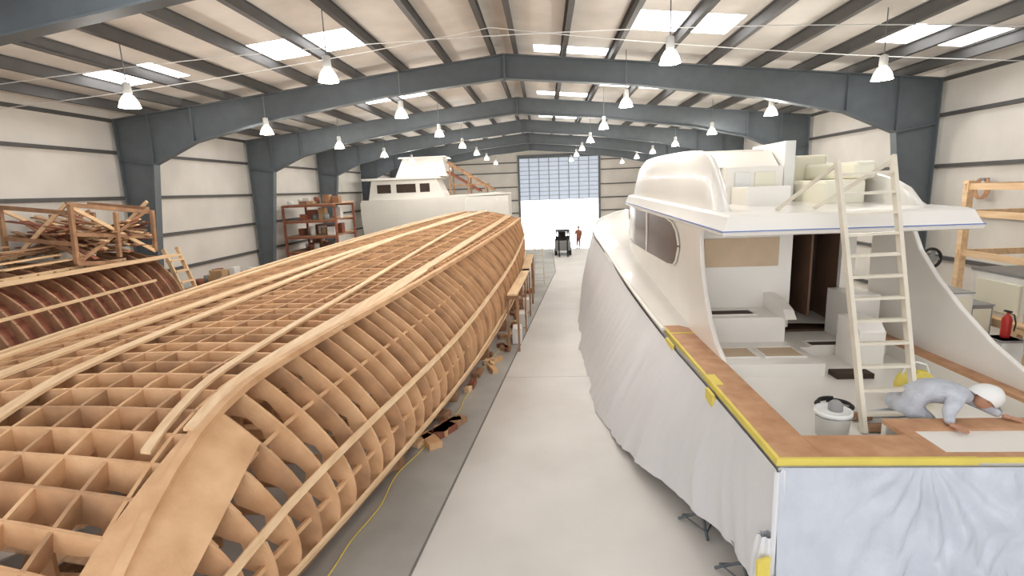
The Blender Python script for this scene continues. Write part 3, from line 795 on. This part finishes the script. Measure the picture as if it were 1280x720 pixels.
for x0,x1,y0,y1,z1,m in((8.3,8.9,11.2,12.0,2.3,M_white),(8.95,9.4,11.3,12.1,2.0,M_grey),(7.6,8.2,11.4,12.2,1.8,M_white)):
    b.bx(x0,x1,y0,y1,0,z1,m); b.bx(x0+.04,x1-.04,y0-.01,y0,z1*.55,z1-.06,M_cream); b.bx(x0+.04,x1-.04,y0-.01,y0,.1,z1*.5,M_cream); b.bx(x0-.02,x1+.02,y0-.02,y1,z1,z1+.03,M_grey)
b.build('parts_cabinets',bevel=.01)
b=MB(); ex,ey,ez=8.85,10.3,1.6
b.bx(ex-.2,ex+.2,ey-.2,ey+.2,0,ez,M_white); b.bx(ex-.22,ex+.22,ey-.22,ey+.22,ez-.04,ez,M_grey)
b.lathe([(.02,0),(.075,.01),(.08,.05),(.08,.38),(.045,.45),(.022,.47),(.022,.52)],(ex,ey,ez),M_red,18)
b.tube([(ex,ey,ez+.5),(ex+.08,ey-.05,ez+.47),(ex+.11,ey-.07,ez+.3),(ex+.09,ey-.07,ez+.15)],.012,M_black,6); b.box((ex,ey,ez+.53),(.05,.14,.03),M_black)
b.build('fire_extinguisher')
b=MB()
c=Vector((8.95,12.6,2.85))
b.tube([c+Vector((.22*math.cos(t),0,.22*math.sin(t))) for t in np.linspace(0,2*math.pi,28)],.035,M_black,8)
b.tube([c+Vector((0,-.08,0)),c+Vector((0,.1,0))],.08,M_grey,12)
for k in range(5):
    a=2*math.pi*k/5; b.beam(c,c+Vector((.21*math.cos(a),0,.21*math.sin(a))),.09,.01,M_grey,side=(-math.sin(a),.5,math.cos(a)))
b.tube([c+Vector((0,.05,0)),(8.95,12.65,.05)],.025,M_black,8); b.lathe([(.3,0),(.3,.04),(.05,.07)],(8.95,12.65,0),M_black,16)
b.build('pedestal_fan')
b=MB(); 
b.tube([(XR-.2,14.6+.2*math.cos(t)+.006*t,4.35+.26*math.sin(t)) for t in np.linspace(0,25,90)],.02,M_teak,6); b.bx(XR-.25,XR-.12,14.55,14.7,4.55,4.62,M_grey)
b.build('wall_hose_coil')
b=MB()
sx,sy=-.35,26.5
for s in(-.25,.25):
    b.beam((sx+s,sy-.5,0),(sx+s*.7,sy,2.3),.04,.07,M_alu); b.beam((sx+s,sy+.5,0),(sx+s*.7,sy,2.3),.04,.05,M_alu)
for k in range(7): t=(k+.7)/7.5; b.box((sx,sy-.5*(1-t),2.3*t),(.5-.14*t,.09,.03),M_alu)
b.box((sx,sy,2.32),(.4,.2,.04),M_white)
b.build('step_ladder')

# ------------------------------------------------------------ lights / world / camera
w=bpy.data.worlds.new('World'); bpy.context.scene.world=w; w.use_nodes=True
bg=w.node_tree.nodes['Background']; bg.inputs[0].default_value=(.97,.97,1,1); bg.inputs[1].default_value=1.9
s=bpy.data.lights.new('sun','SUN'); s.energy=5; s.angle=.02; so=bpy.data.objects.new('sun',s)
so.rotation_euler=Vector((-.05,-1,-.28)).to_track_quat('-Z','Y').to_euler(); so.location=(0,80,30); bpy.context.scene.collection.objects.link(so)

cam=bpy.data.cameras.new('camera'); co=bpy.data.objects.new('camera',cam); bpy.context.scene.collection.objects.link(co)
cam.sensor_width=36; cam.lens=650/1280*36; cam.clip_start=.05; cam.clip_end=500
Yc=Vector((40,125,-650)).normalized()
Xc=Vector((1,.026,0)); Xc.z=(Xc.x*Yc.x+Xc.y*Yc.y)/-Yc.z; Xc.normalize(); Zc=Xc.cross(Yc)
R=Matrix((Xc,Yc,Zc))
co.matrix_world=Matrix.Translation((0,0,H))@R.to_4x4()
bpy.context.scene.camera=co
bpy.context.scene.view_settings.view_transform='Standard'
bpy.context.scene.view_settings.exposure=0.2
